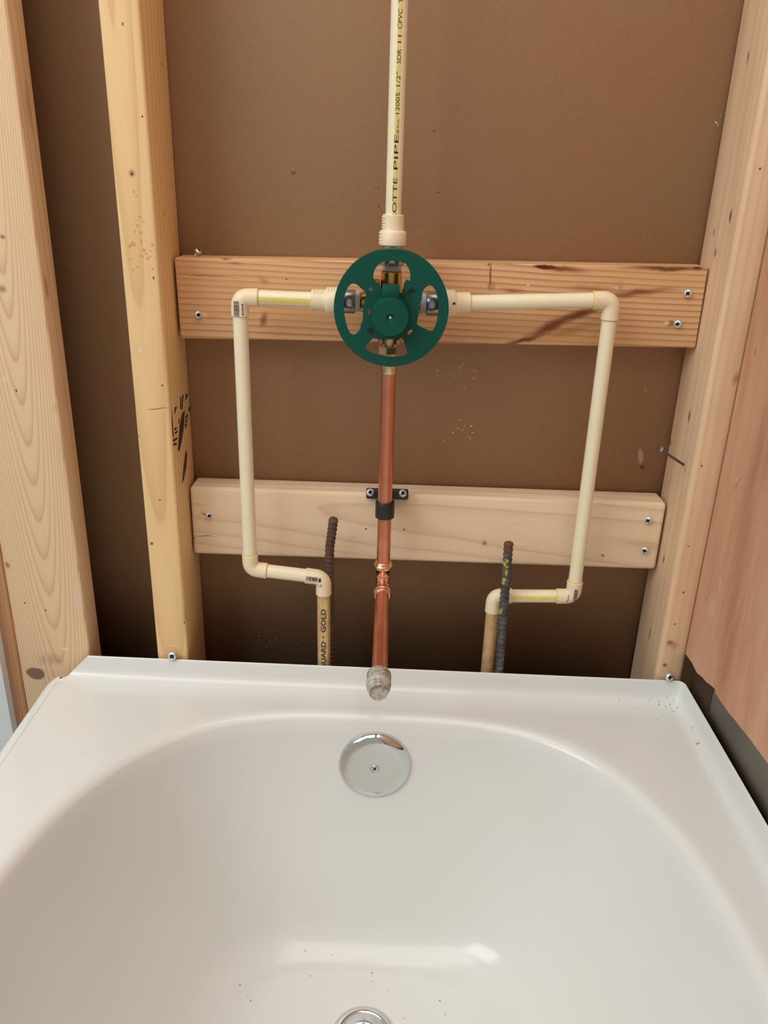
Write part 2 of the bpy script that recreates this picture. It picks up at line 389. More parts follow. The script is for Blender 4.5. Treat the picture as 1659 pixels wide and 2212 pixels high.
t = stud('wall_stud', XF - 0.089, XF, 0.0, 0.038, 2.42, M['stud_b'], 0.003)
tag(t, 'wide pale stud with arched grain standing flat-on by the tub\'s left corner', 'stud')
M['stud_c'] = wood('fir_reddish', (206, 158, 118), (172, 118, 82), pith=(0.2, 0.1), ring=0.004, contrast=0.4, seed=5)
t = stud('wall_stud', XF - 0.089 - 0.0395, XF - 0.0895, 0.0, 0.089, 2.42, M['stud_c'])
tag(t, 'narrow reddish stud between the drywall edge and the wide arched-grain stud', 'stud')
# stud bounding the bay on the right
XR = 0.5749
o3 = (XR + 0.0155, 0.0445, 0); f = px_item(o3, Y=0.0); g = px_item(o3, X=XR)
items = [g(1578, 467, .004, .009, (96, 64, 46), .9, .6), g(1616, 125, .003, .008, (110, 74, 52), .8, .7), g(1542, 503, .003, .006, (112, 76, 54), .7, .7), g(1546, 545, .004, .007, (112, 76, 54), .75, .7), g(1489, 899, .004, .009, (110, 76, 56), .85, .6), g(1448, 955, .006, .008, (116, 80, 56), .6, .8),
    g(1434, 1207, .004, .008, (110, 82, 62), .85, .6), g(1404, 1370, .004, .014, (110, 78, 56), .7, .8), g(1480, 1016, .0015, .003, (130, 70, 40), .8),
    f(1640, 363, .0014, .0016, HOLE), f(1515, 1007, .0014, .0014, HOLE), f(1484, 1180, .0014, .0014, (96, 60, 40)), f(1474, 1280, .0016, .0016, HOLE), f(1454, 1347, .0014, .0014, HOLE), f(1650, 560, .003, .005, (122, 84, 60), .6, .8), f(1585, 820, .005, .01, (146, 96, 62), .6, .9),
    f(1446, 1388, .006, .005, (128, 82, 48), .8, .8), f(1434, 1436, .004, .004, (80, 52, 34), .8, .8), f(1487, 1290, .003, .014, (222, 186, 156), .5, .9), f(1452, 1395, .01, .008, (160, 104, 58), .5, 1)]
M['stud_d'] = wood('pine_tan', (232, 198, 164), (200, 158, 122), pith=(0.09, 0.03), tilt=(0.01, 0.012), ring=0.007, contrast=0.4, items=items, seed=3.3, warp=0.8, fiber=0.2, blotch=(216, 172, 134))
t = stud('wall_stud', XR, XR + 0.0335, 0.0, 0.089, 2.42, M['stud_d'], 0.0055)
tag(t, 'knotty tan stud bounding the right of the plumbing bay beside the red plywood', 'stud')
M['stud_e'] = wood('dark_old_wood', (70, 50, 36), (44, 30, 20), pith=(0.1, 0.2), ring=0.004, contrast=0.6, seed=6)
t = stud('dark_stud', 0.6165, 0.653, -0.066, -0.003, 0.47, M['stud_e'], 0.002)
tag(t, 'short dark brown wooden block showing under the torn plywood corner', 'wood block')

# red plywood sheet lining the long wall on the right
def plywood():
    m, nt, b = mat_new('red_plywood', 0.6, spec=0.3)
    tc = N(nt, 'ShaderNodeTexCoord'); P = tc.outputs['Object']
    a = noise_tex(nt, P, 1.0, 5, 0.6, mapscale=(10, 15, 2.6)); fb = noise_tex(nt, P, 1.0, 4, 0.65, mapscale=(300, 300, 9))
    col = ramp(nt, a, [(0.3, lin((180, 126, 94))), (0.5, lin((210, 158, 127))), (0.72, lin((222, 180, 150)))])
    col = mixc(nt, 0.25, col, ramp(nt, fb, [(0.3, 0.5), (0.7, 1.0)]), 'MULTIPLY')
    o = Vector((0.606, -0.8, 0)); it = []
    def at(x, y, ry, rz, c, am, s=.7, rot=0): p = on_x(x, y, .606) - o; it.append(((p.x, p.y, p.z), (.01, ry, rz), (rot, 0, 0), c, am, s))
    at(1526, 1296, .002, .002, HOLE, .8); at(1538, 1315, .012, .02, (222, 186, 160), .5, 1); at(1556, 1262, .004, .012, (226, 192, 166), .5, 1); at(1595, 1044, .002, .02, (150, 88, 60), .6, .9, .5); at(1590, 1035, .02, .004, (226, 180, 150), .4, 1); at(1632, 760, .003, .006, (130, 76, 54), .6, .9)
    at(1630, 1200, .006, .07, (216, 166, 136), .45, 1); at(1600, 1290, .008, .05, (218, 172, 142), .35, 1)
    col = marks(nt, P, col, it, warp=0.01, warpscale=40)
    nt.links.new(col, b.inputs['Base Color']); bump(nt, b, fb, 0.2, 0.0006); return m
M['plywood'] = plywood()
bm = bmesh.new()
edge = [on_x(x, y, 0.606) for x, y in ((1489, 1426), (1495, 1432), (1500, 1444), (1506, 1454), (1517, 1463), (1526, 1474), (1535, 1480), (1546, 1490), (1545, 1497), (1553, 1510), (1566, 1528), (1574, 1540), (1588, 1556), (1600, 1572), (1618, 1594), (1634, 1616), (1650, 1638), (1662, 1654))]
pr = [(min(-0.0006, p.y), p.z) for p in edge]
pr = [(-0.0006, 2.44), (-0.0006, pr[0][1])] + pr[1:] + [(-0.5, 0.43), (-1.0, 0.425), (-1.7, 0.43), (-1.7, 2.44)]
fa = [bm.verts.new((0.606, y, z)) for y, z in pr]; fb_ = [bm.verts.new((0.615, y, z)) for y, z in pr]
bm.faces.new(fa); bm.faces.new(fb_[::-1])
for i in range(len(pr)): bm.faces.new((fa[i], fa[(i + 1) % len(pr)], fb_[(i + 1) % len(pr)], fb_[i]))
t = link('plywood_panel', bm, M['plywood'], loc=(0.606, -0.8, 0), smooth=False)
tag(t, 'reddish plywood sheet with ragged lower edge on the long right wall', 'panel')

# ------------------------------------------------------------------ cross boards in the bay
def cross_board(name, x0, x1, z0, z1, mat, rot, bev, chips=()):
    bm = bmesh.new(); box(bm, x0, x1, 0.051, 0.0888, z0, z1, bev, 4)
    c = Vector(((x0 + x1) / 2, 0.07, (z0 + z1) / 2))
    bmesh.ops.bisect_plane(bm, geom=bm.verts[:] + bm.edges[:] + bm.faces[:], plane_co=c, plane_no=(1, 0, 0))
    bm.transform(Matrix.Translation(c) @ Matrix.Rotation(rot, 4, 'Y') @ Matrix.Translation(-c))
    return link(name, bm, mat, loc=(c.x, c.y, c.z), angle=50)
oU = (0.2885, 0.07, 0.8062)
f = px_item(oU, Y=0.051)
items = [f(440, 595, .038, .0006, (90, 58, 36), .9, .6, 0), f(490, 556, .010, .003, (80, 48, 28), .9, .9), f(510, 570, .012, .002, (110, 70, 44), .5, .9, .1), f(570, 605, .010, .006, (140, 88, 54), .5, 1, .3), f(620, 604, .0016, .001, (110, 50, 28), .9), f(1180, 577, .018, .0030, (26, 14, 8), 1, .45), f(1215, 581, .04, .006, (120, 54, 26), .9, 1, .06),
    f(1440, 580, .065, .0045, (100, 52, 24), .95, .9), f(1508, 578, .009, .004, (52, 32, 20), .9, .8), f(1380, 632, .06, .006, (118, 62, 28), .9, 1, -.12), f(1270, 622, .035, .005, (142, 80, 46), .6, 1), f(1110, 628, .02, .004, (140, 74, 40), .7, 1, .1), f(1059, 597, .0016, .016, (112, 84, 52), .85, .5), f(1056, 570, .003, .003, (60, 42, 28), .7, .8), f(1062, 618, .006, .006, (120, 88, 56), .35, .5),
    f(1130, 735, .03, .004, (96, 48, 22), .95, .9, -.3), f(1190, 705, .045, .009, (122, 64, 30), .95, .9, -.5), f(1255, 678, .035, .007, (108, 54, 26), .95, .9, -.35), f(1230, 715, .035, .008, (164, 104, 56), .6, 1, -.25), f(1338, 618, .008, .008, (186, 140, 104), .6, .7), f(1332, 622, .003, .003, (226, 206, 186), .6, .7), f(570, 690, .006, .012, (110, 58, 30), .75, .9, .4), f(1140, 617, .002, .002, (230, 200, 176), .6),
    f(560, 741, .02, .002, (120, 84, 56), .5, 1), f(455, 685, .018, .003, (182, 118, 70), .5, 1), f(437, 680, .008, .004, (236, 190, 140), .6, .6), f(1448, 701, .007, .005, (120, 76, 44), .7, .6), f(1441, 700, .004, .003, (240, 196, 146), .8, .6)]
M['board_u'] = wood('fir_straight_grain', (222, 178, 132), (172, 116, 74), axis='X', pith=(-0.16, 0.10), tilt=(0.0, 0.02), ring=0.0052, contrast=0.95, blotch=(212, 160, 112), items=items, seed=7.7, warp=1.2, fiber=0.22)
t = cross_board('cross_board', 0.003, 0.5735, 0.7632, 0.8492, M['board_u'], -0.0115, 0.0022)
tag(t, 'upper cross board with dark streaky grain behind the green valve', 'board', 'cross boards screwed between the studs')
oL = (0.287, 0.07, 0.5388)
f = px_item(oL, Y=0.051)
items = [f(1047, 1172, .0035, .0032, (108, 66, 52), .9, .7), f(1047, 1173, .007, .006, (190, 148, 112), .45, .8), f(1302, 1199, .003, .0028, (112, 70, 50), .85, .8), f(790, 1142, .0015, .0012, HOLE, .95), f(873, 1144, .0015, .0012, HOLE, .95), f(440, 1158, .018, .0008, (60, 40, 26), .8, .7, .02), f(415, 1162, .012, .0015, (60, 40, 26), .6, .8),
    f(436, 1110, .006, .003, (226, 180, 128), .7, .7, .4), f(440, 1110, .004, .0015, (90, 62, 40), .7, .7, .4), f(1392, 1118, .004, .003, (240, 204, 156), .8, .6), f(1390, 1190, .009, .008, (226, 186, 142), .4, .4), f(425, 1090, .02, .004, (186, 142, 104), .3, 1), f(1230, 1130, .02, .012, (206, 164, 118), .3, 1)]
M['board_l'] = wood('pale_pine', (234, 208, 176), (202, 162, 126), axis='X', pith=(0.012, -0.058), tilt=(0.03, 0.09), ring=0.0125, contrast=0.55, items=items, seed=4.4, warp=1.0, fiber=0.16, sharp=0.85)
t = cross_board('cross_board', 0.002, 0.572, 0.4945, 0.583, M['board_l'], 0.004, 0.0048)
tag(t, 'lower pale cross board carrying the black pipe strap', 'board', 'cross boards screwed between the studs')

# ------------------------------------------------------------------ pipes and fittings
RP = 0.00795
def seg(bm, a, b, r=RP, n=28): tube(bm, [a, b], r, n)
def elbow(name, parent, c, d1, d2, L=0.0185, r=0.0094, rb=0.010, mat=None):
    c = Vector(c); d1 = Vector(d1).normalized(); d2 = Vector(d2).normalized()
    bm = bmesh.new(); p1 = c + d1 * L; p2 = c + d2 * L
    s1 = c + d1 * rb; s2 = c + d2 * rb
    pts = [p1, p1 - d1 * 0.0006, s1 + d1 * 0.001]; rad = [r - 0.0006, r, r - 0.0002]
    for i in range(0, 9):
        tt = i / 8.0
        pts.append(s1 * (1 - tt) ** 2 + c * 2 * tt * (1 - tt) + s2 * tt ** 2); rad.append(r - 0.0002)
    pts += [s2 + d2 * 0.001, p2 - d2 * 0.0006, p2]; rad += [r - 0.0002, r, r - 0.0006]
    tube(bm, pts, rad, 32)
    o = link(name, bm, mat or M['fitting'], parent)
    return o
def bead(parent, p, d, r=RP, mat=None, name='cement_bead'):
    bm = bmesh.new(); d = Vector(d).normalized()
    lathe(bm, Vector(p) - d * 0.0006, d, [(0, r - .001), (0, r + 0.0008), (0.0011, r + 0.0007), (0.0018, r - .001)], 28)
    return link(name, bm, mat or M['cement'], parent)
def stripe(bm, a, b, ang_c, ang_w, hint, r=RP + 0.00012):
    """curved strip lying on a pipe from a to b; ang_c measured from hint"""
    a = Vector(a); b = Vector(b); d = (b - a).normalized(); u = (Vector(hint) - d * Vector(hint).dot(d)).normalized(); v = d.cross(u)
    rows = []
    for i in range(5):
        an = ang_c + ang_w * (i / 4 - .5); o = (u * math.cos(an) + v * math.sin(an)) * r
        rows.append((bm.verts.new(a + o), bm.verts.new(b + o)))
    for (p, q), (s, w) in zip(rows, rows[1:]): bm.faces.new((p, q, w, s))
def on_cyl_quad(bm, base, d, u, s0, s1, h0, h1, r):
    """patch on a cylinder: s along the axis d, h around it (arc length) measured from u"""
    v = d.cross(u); n = 3; rows = []
    for i in range(n):
        an = (h0 + (h1 - h0) * i / (n - 1)) / r; o = (u * math.cos(an) + v * math.sin(an)) * r
        rows.append((bm.verts.new(base + d * s0 + o), bm.verts.new(base + d * s1 + o)))
    for (p, q), (s, w) in zip(rows, rows[1:]): bm.faces.new((p, q, w, s))
def barcode(parent, base, d, u, length, height, r, h_off=0.0, seed=1, name='barcode'):
    bm = bmesh.new(); d = Vector(d).normalized(); u = (Vector(u) - d * Vector(u).dot(d)).normalized(); rnd = random.Random(seed); s = 0.0
    while s < length:
        w = rnd.choice((.0002, .0003, .0005, .0007)); on_cyl_quad(bm, Vector(base), d, u, s, min(length, s + w), h_off - height / 2, h_off + height / 2, r); s += w + rnd.choice((.0002, .0003, .0004))
    return link(name, bm, M['inkfaded'], parent)
def pipe_text(parent, s, base, d, u, r, start, length, height, h_off=0.0, mat=None, name='printed_text', bold=0.0):
    """lettering printed along a pipe, read along d"""
    cu = bpy.data.curves.new('txt', 'FONT'); cu.body = s; cu.resolution_u = 3; cu.offset = bold
    to = bpy.data.objects.new('txt', cu); COL.objects.link(to); bpy.context.view_layer.update()
    dg = bpy.context.evaluated_depsgraph_get(); me = bpy.data.meshes.new_from_object(to.evaluated_get(dg))
    bpy.data.objects.remove(to); bpy.data.curves.remove(cu)
    bm = bmesh.new(); bm.from_mesh(me); bpy.data.meshes.remove(me)
    xs = [v.co.x for v in bm.verts]; ys = [v.co.y for v in bm.verts]
    x0, x1, y0 = min(xs), max(xs), 0.0; y1 = 0.70
    for k in range(1, 6):
        bmesh.ops.bisect_plane(bm, geom=bm.verts[:] + bm.edges[:] + bm.faces[:], plane_co=(0, y1 * k / 6, 0), plane_no=(0, 1, 0))
    d = Vector(d).normalized(); u = (Vector(u) - d * Vector(u).dot(d)).normalized(); v = d.cross(u); base = Vector(base)
    for vt in bm.verts:
        sx = start + (vt.co.x - x0) / (x1 - x0) * length; hh = h_off + (vt.co.y / y1 - 0.5) * height
        an = -hh / r; vt.co = base + d * sx + (u * math.cos(an) + v * math.sin(an)) * r
    return link(name, bm, mat or M['ink'], parent)
TOCAM = Vector((0, -1, 0.35))
X = Vector((1, 0, 0)); Y = Vector((0, 1, 0)); Z = Vector((0, 0, 1))
VX, VY, VZ = 0.2355, 0.012, 0.811                     # the valve's centre

# --- riser to the shower head
riser = empty('riser_pipe', (VX, VY, 0.872))
tag(riser, 'straight cream riser pipe with yellow stripe rising above the valve', 'pipe')
bm = bmesh.new(); seg(bm, (VX, VY, 0.886), (VX, VY, 1.55)); link('pipe', bm, M['cpvc'], riser)
sdir = Vector((0.10, -1, 0)).normalized()
bm = bmesh.new(); stripe(bm, (VX, VY, 0.8955), (VX, VY, 1.55), 0, 0.44, sdir); link('stripe', bm, M['yellow'], riser)
zt = lambda y: on_y(848.9 + (465 - y) * 0.0262, y, VY - RP).z
def rtext(s, ya, yb, h, off=0.0):
    za, zb = zt(ya), zt(yb); pipe_text(riser, s, (VX, VY, 0), Z, sdir, RP + 0.00022, za, zb - za, h, off)
rtext('LOTTE', 473, 384, 0.0042); rtext('PIPE', 366, 290, 0.0042); rtext('\u00ae', 288, 279, 0.0030, -0.0010); rtext('PLUS.', 276, 256, 0.0019, -0.0012)
rtext('12005', 246, 200, 0.0038); rtext('1/2"', 186, 155, 0.0038); rtext('SDR', 137, 106, 0.0038); rtext('11', 92, 76, 0.0036); rtext('CPVC', 62, 19, 0.0038); rtext('T', 6, -4, 0.0038)
def adapter(name, parent, p, d, small=0.0110, big=0.0137, l1=0.0145, l2=0.0150, ribs=True, rib_dir=None):
    """cream threaded adapter: wide collar at p, narrower socket along d"""
    bm = bmesh.new(); p = Vector(p); d = Vector(d)
    lathe(bm, p, d, [(0, big - .001), (0.0008, big), (l1 - .0016, big - .0001), (l1 - .0004, big - .0010), (l1, small + .0003), (l1 + .001, small), (l1 + l2 - .0005, small - .0002), (l1 + l2, small - .0008), (l1 + l2, RP)], 40)
    o = link(name, bm, M['fitting'], parent)
    if rib_dir is not None:
        bm = bmesh.new(); rd = Vector(rib_dir)
        for q in range(5):
            s0 = l1 + .002 + q * .0024; c = p + d * (s0 + .0007) + rd * (small - .0002)
            u, v = frame(d, rd); pts = []
            for i in range(7):
                an = (i / 6 - .5) * 1.1; pts.append(p + d * (s0 + .0007) + (rd * math.cos(an) + d.cross(rd) * math.sin(an)) * small)
            tube(bm, pts, [.0003] + [.0007] * 5 + [.0003], 8)
        for q in range(4):
            pts = []; s0 = .002 + q * .003
            for i in range(7):
                an = (i / 6 - .5) * .9; pts.append(p + d * (s0 + .0007) + (rd * math.cos(an) + d.cross(rd) * math.sin(an)) * (big - .0001))
            tube(bm, pts, [.0003] + [.0006] * 5 + [.0003], 8)
        link('grip_ribs', bm, M['fitting'], o)
    return o
adapter('threaded_adapter', riser, (VX, VY, 0.8675), Z, rib_dir=Vector((-1, -.25, 0)).normalized())
bm = bmesh.new(); lathe(bm, (VX, VY, 0.8600), Z, [(0, .0095), (0, .0100), (.009, .0100), (.009, .008)]); link('metal_insert', bm, M['zinc'], riser)
bm = bmesh.new(); hexnut(bm, (VX, VY, 0.8480), Z, .0140, .0215, Y); link('hex_nut', bm, M['zinc'], riser)

# --- the mixing valve
valve = empty('shower_valve', (VX, VY, 0.79))
tag(valve, 'brass shower valve behind a round dark green plaster guard on the upper board', 'valve')
bm = bmesh.new()
lathe(bm, (VX, VY, 0.775), Z, [(0, .010), (0, .0165), (.004, .0175), (.022, .0175), (.028, .0150), (.033, .0112), (.0665, .0108), (.0675, .0098), (.068, .007)], 40)
lathe(bm, (VX - .031, VY, VZ), X, [(0, .008), (0, .0098), (.001, .0105), (.014, .0105), (.016, .0095), (.046, .0095), (.048, .0105), (.061, .0105), (.062, .0098), (.062, .008)], 36)
lathe(bm, (VX, VY, 0.800), -Y, [(-.012, .019), (0, .0195), (.028, .0195), (.030, .018), (.030, .0)], 40)
box(bm, VX - .022, VX + .022, VY - .006, VY + .012, .783, .818, .002)
lathe(bm, (VX, VY, 0.7765), -Z, [(0, .0120), (.002, .0120), (.002, .007)], 36)
link('valve_body', bm, M['brass'], valve)
bm = bmesh.new(); box(bm, VX - .0235, VX - .0115, VY - .010, VY + .004, .8245, .8345, .0012); link('mounting_ear', bm, M['brass'], valve)
bm = bmesh.new(); lathe(bm, (VX - .0200, VY - .010, .8285), Vector((-.2, -1, .1)), [(0, .0045), (.001, .0046), (.0028, .0034), (.0034, .0)], 24); link('stop_screw', bm, M['screw'], valve)
for nm, p, d, L, mt in (('thread_tape', (VX, VY, .8428), Z, .0052, 'tape'), ('thread_tape', (VX - .0315, VY, VZ), -X, .0050, 'tape'), ('thread_tape', (VX + .0305, VY, VZ), X, .0060, 'tape')):
    bm = bmesh.new(); lathe(bm, p, d, [(0, .0092), (.0003, .0101), (L * .3, .0104), (L * .34, .0099), (L * .6, .0103), (L * .66, .0098), (L, .0100), (L, .008)], 36); link(nm, bm, M[mt], valve)
# lower outlet: brass nipple, hex, sleeve
bm = bmesh.new()
lathe(bm, (VX, VY, .7780), -Z, [(0, .0128), (.0085, .0126), (.0090, .0088), (.0115, .0088), (.0115, .006)]); hexnut(bm, (VX - .001, VY, .7665), -Z, .0092, .0178, Vector((.35, -1, 0)))
lathe(bm, (VX, VY, .7590), -Z, [(0, .0070), (.0004, .0076), (.0050, .0076), (.0056, .0072), (.0130, .0072), (.0134, .0086), (.0212, .0088), (.0220, .0082), (.0220, .006)])
link('outlet_union', bm, M['palebrass'], valve)
# plaster guard: plate with its windows
YG = -0.022
gc = on_y(845, 668, YG); RG = 0.0575
def gp(x, y): return (x - 797) / 650 * RG, (1178 - y) / 650 * RG
holes = [
 [(585, 810), (600, 745), (645, 692), (700, 660), (795, 648), (890, 655), (950, 682), (990, 745), (1004, 830), (990, 868), (965, 845), (940, 868), (930, 905), (912, 985), (905, 1000), (690, 1000), (668, 940), (660, 900), (620, 890), (590, 855)],
 [(258, 1110), (275, 1020), (305, 945), (350, 905), (400, 910), (440, 945), (510, 1005), (503, 1060), (484, 1120), (478, 1250), (474, 1330), (455, 1350), (455, 1395), (440, 1430), (395, 1476), (350, 1476), (318, 1440), (280, 1330), (260, 1200)],
 [(1138, 985), (1165, 930), (1210, 899), (1250, 905), (1290, 960), (1320, 1050), (1333, 1150), (1325, 1280), (1295, 1390), (1265, 1412), (1200, 1392), (1110, 1352), (1090, 1325), (1108, 1250), (1112, 1150), (1108, 1110), (1140, 1070)],
 [(512, 1610), (530, 1580), (575, 1535), (600, 1500), (640, 1515), (700, 1512), (800, 1512), (900, 1505), (935, 1490), (952, 1530), (1005, 1660), (985, 1695), (900, 1716), (800, 1722), (650, 1702), (560, 1672), (516, 1635)],
 [(525, 978), (555, 945), (580, 940), (600, 985)], [(992, 1455), (1000, 1408), (1028, 1390), (1056, 1412), (1012, 1466)],
 [(530, 1160), (556, 1148), (562, 1240), (545, 1250)]]
cu = bpy.data.curves.new('guard', 'CURVE'); cu.dimensions = '2D'; cu.fill_mode = 'BOTH'; cu.extrude = 0.0016
def spl(pts):
    s = cu.splines.new('POLY'); s.points.add(len(pts) - 1); s.use_cyclic_u = True
    for q, (a, b) in zip(s.points, pts): q.co = (a, b, 0, 1)
def chaikin(p, k=2):
    for _ in range(k):
        q = []
        for i in range(len(p)):
            a, b = p[i], p[(i + 1) % len(p)]
            q += [(a[0] * .75 + b[0] * .25, a[1] * .75 + b[1] * .25), (a[0] * .25 + b[0] * .75, a[1] * .25 + b[1] * .75)]
        p = q
    return p
spl([(RG * math.cos(i * 2 * PI / 128), RG * math.sin(i * 2 * PI / 128)) for i in range(128)])
for h in holes: spl(chaikin([gp(*q) for q in h], 2 if len(h) > 8 else 1))
co = bpy.data.objects.new('guard', cu); COL.objects.link(co); bpy.context.view_layer.update()
me = bpy.data.meshes.new_from_object(co.evaluated_get(bpy.context.evaluated_depsgraph_get())); bpy.data.objects.remove(co)
bm = bmesh.new(); bm.from_mesh(me); bpy.data.meshes.remove(me)
GT = Matrix.Translation(gc) @ Matrix.Rotation(PI / 2, 4, 'X')
bm.transform(GT)
# rim skirt behind the plate
n = 96; pr = [(RG, -.0015), (RG - .0002, .019), (RG - .0022, .019), (RG - .0022, .0016)]
rr = [[bm.verts.new(gc + Vector((r * math.cos(a), y, r * math.sin(a)))) for r, y in pr] for a in (2 * PI * i / n for i in range(n))]
for i in range(n):
    A, B = rr[i], rr[(i + 1) % n]
    for k in range(3): bm.faces.new((A[k], B[k], B[k + 1], A[k + 1]))
gd = link('plaster_guard', bm, M['green'], valve, angle=35)
gd['label'] = 'round dark green plastic guard with cut-out windows'
for tri in ([(968, 975), (1005, 945), (1020, 922), (1072, 968), (1050, 985), (1012, 988), (1000, 1018), (975, 1002)], [(526, 1418), (578, 1380), (606, 1412), (598, 1442), (580, 1472)]):
    bm = bmesh.new(); fc = bm.faces.new([bm.verts.new(gc + Vector((gp(*q)[0], -.0018, gp(*q)[1]))) for q in tri]); link('arrow_mark', bm, M['greendark'], gd)
# hub and raised tab of the guard
hc = on_y(843, 689, YG - 0.020); hf = on_y(843, 665, YG)
hc0 = Vector((hc.x, YG, hc.z + 0.001))
bm = bmesh.new()
lathe(bm, hc0, -Y, [(0, .0200), (.004, .0196), (.0185, .0186), (.0200, .0176), (.0200, .0042), (.0190, .0034), (.0178, .0024), (.0178, 0)], 48)
link('guard_hub', bm, M['green'], gd, angle=30)
bm = bmesh.new(); ht = on_y(845, 622, YG - .002)
box(bm, gc.x - .0095, gc.x + .0078, YG - .013, YG + .004, hc0.z + .0165, ht.z + .0035, .0018, 2)
link('guard_tab', bm, M['green'], gd)
bm = bmesh.new(); lathe(bm, hc0 - Y * .0178, -Y, [(0, .0014), (.0006, .0013), (.0009, 0)], 16); link('stem_tip', bm, M['screw'], gd)
# --- left supply run
left = empty('supply_pipe_run', (0.167, 0.009, 0.38))
tag(left, 'left cream supply pipe run looping from the valve down to the tub', 'pipe')
YL = 0.009
A0 = Vector((VX - .0365, VY, VZ)); TL = on_y(517.5, 643.5, YL); TL.z = VZ + .0015
BL = Vector((TL.x + .0005, YL, on_y(545, 1229, YL).z)); BR = on_y(699, 1248, 0.009)
dh = (A0 - TL).normalized(); dv = (BL - TL).normalized(); dl = (BR - BL).normalized(); dn = Vector((.004, 0, -1)).normalized()
bm = bmesh.new(); hexnut(bm, A0, -dh, .0165, .0215, Vector((0, -.25, 1))); link('hex_nut', bm, M['zinc'], left)
PA = A0 - dh * .0165
adapter('threaded_adapter', left, PA, -dh, rib_dir=Vector((0, -.35, 1)).normalized())
bm = bmesh.new(); seg(bm, PA - dh * .012, TL + dh * .005); link('upper_pipe', bm, M['cpvc'], left)
bm = bmesh.new(); stripe(bm, PA - dh * .0296, TL + dh * .0187, 0, 0.62, Vector((0, -1, -0.10))); link('stripe', bm, M['yellow'], left)
e = elbow('elbow', left, TL, dh, dv, L=.0195); 
barcode(e, TL + dv * .0030, dv, Vector((-.25, -1, 0)), .0155, .0062, .00955, seed=2)
bm = bmesh.new()
for q in range(6): on_cyl_quad(bm, TL, dv, Vector((.5, -1, 0)).normalized(), .0035 + q * .0024, .0035 + q * .0024 + .0016, -.0007, .0005 + .0004 * (q % 2), .00955)
link('printed_text', bm, M['inkfaded'], e)
bead(left, TL + dh * .0195, dh); 
bm = bmesh.new(); seg(bm, TL + dv * .005, BL - dv * .005); link('vertical_pipe', bm, M['cpvc'], left)
elbow('elbow', left, BL, -dv, dl, L=.0195); bead(left, BL - dv * .0195, -dv); bead(left, BL + dl * .0195, dl)
bm = bmesh.new(); seg(bm, BL + dl * .005, BR - dl * .005); link('lower_pipe', bm, M['cpvc'], left)
e = elbow('elbow', left, BR, -dl, dn, L=.0215)
barcode(e, BR - dl * .0200, dl, Vector((0, -1, .12)), .0135, .0052, .00955, seed=5)
bm = bmesh.new(); on_cyl_quad(bm, BR, dl, Vector((0, -1, .1)).normalized(), -.0052, -.0024, -.0022, .0028, .0096); on_cyl_quad(bm, BR, dn, Vector((-.3, -1, 0)).normalized(), .004, .0075, -.001, -.0004, .00955); on_cyl_quad(bm, BR, dn, Vector((-.3, -1, 0)).normalized(), .007, .0076, -.001, .003, .00955)
link('printed_mark', bm, M['inkfaded'], e)
base = BR + dn * (BR.z - 0.02)
bm = bmesh.new(); seg(bm, BR + dn * .006, base, .0079); op = link('old_pipe', bm, M['oldpipe'], left)
op['label'] = 'aged tan pipe stub with worn printing'
upd = -dn
bm = bmesh.new(); stripe(bm, BR + dn * .026, BR + dn * .2, -.28, 0.20, Vector((0, -1, .05)), .00802); stripe(bm, BR + dn * .026, BR + dn * .11, -.62, 0.16, Vector((0, -1, .05)), .00802); link('stripe', bm, M['yellow'], op)
zz = lambda yy: on_y(700.7, yy, BR.y - .0079).z
def otext(s, ya, yb, h): za, zb = zz(ya), zz(yb); pipe_text(op, s, (BR.x + dn.x * (BR.z - za), BR.y, 0), Z, Vector((-.02, -1, 0)), .0082, za, zb - za, h, 0, M['inkfaded'], bold=0.025)
otext('GUARD', 1446, 1386, .0058); otext('\u2022', 1379, 1373, .003); otext('GOLD', 1366, 1316, .0058)
# --- right supply run
rightr = empty('supply_pipe_run', (0.371, 0.02, 0.38))
tag(rightr, 'right cream supply pipe run, longer loop ending behind the grey rebar', 'pipe')
YR = 0.0215
B0 = Vector((VX + .0365, VY, VZ)); TR = on_y(1322, 648, YR); RB = Vector((TR.x, YR, on_y(1239, 1288, YR).z)); RL = on_y(1067, 1287, YR)
dh = (TR - B0).normalized(); dv = (RB - TR).normalized(); dl = (RL - RB).normalized(); dn = Vector((-.002, 0, -1)).normalized()
bm = bmesh.new(); hexnut(bm, B0, dh, .0165, .0215, Vector((0, -.25, 1))); link('hex_nut', bm, M['zinc'], rightr)
PB = B0 + dh * .0165
ad = adapter('threaded_adapter', rightr, PB, dh)
bm = bmesh.new(); on_cyl_quad(bm, PB, dh, Vector((0, -1, .1)).normalized(), .0105, .0135, -.0012, .0012, .01385); link('printed_mark', bm, M['inkfaded'], ad)
bm = bmesh.new(); seg(bm, PB + dh * .012, TR - dh * .005); link('upper_pipe', bm, M['cpvc'], rightr)
elbow('elbow', rightr, TR, -dh, dv, L=.0205); bead(rightr, TR - dh * .0205, -dh); bead(rightr, TR + dv * .0205, dv)
bm = bmesh.new(); seg(bm, TR + dv * .005, RB - dv * .005); link('vertical_pipe', bm, M['cpvc'], rightr)
e = elbow('elbow', rightr, RB, -dv, dl, L=.0205); bead(rightr, RB - dv * .0205, -dv); bead(rightr, RB + dl * .0205, dl)
barcode(e, RB + dv * .0015 , -dv, Vector((.05, -1, .1)), .0155, .0046, .0096, seed=8)
pipe_text(e, 'Plastic', RB + dv * .0035 - X * .0068 + Y * .0002, -dv, Vector((-.15, -1, 0)), .0097, 0, .011, .0022, 0, M['inkfaded'])
bm = bmesh.new(); seg(bm, RB + dl * .005, RL - dl * .005); link('lower_pipe', bm, M['cpvc'], rightr)
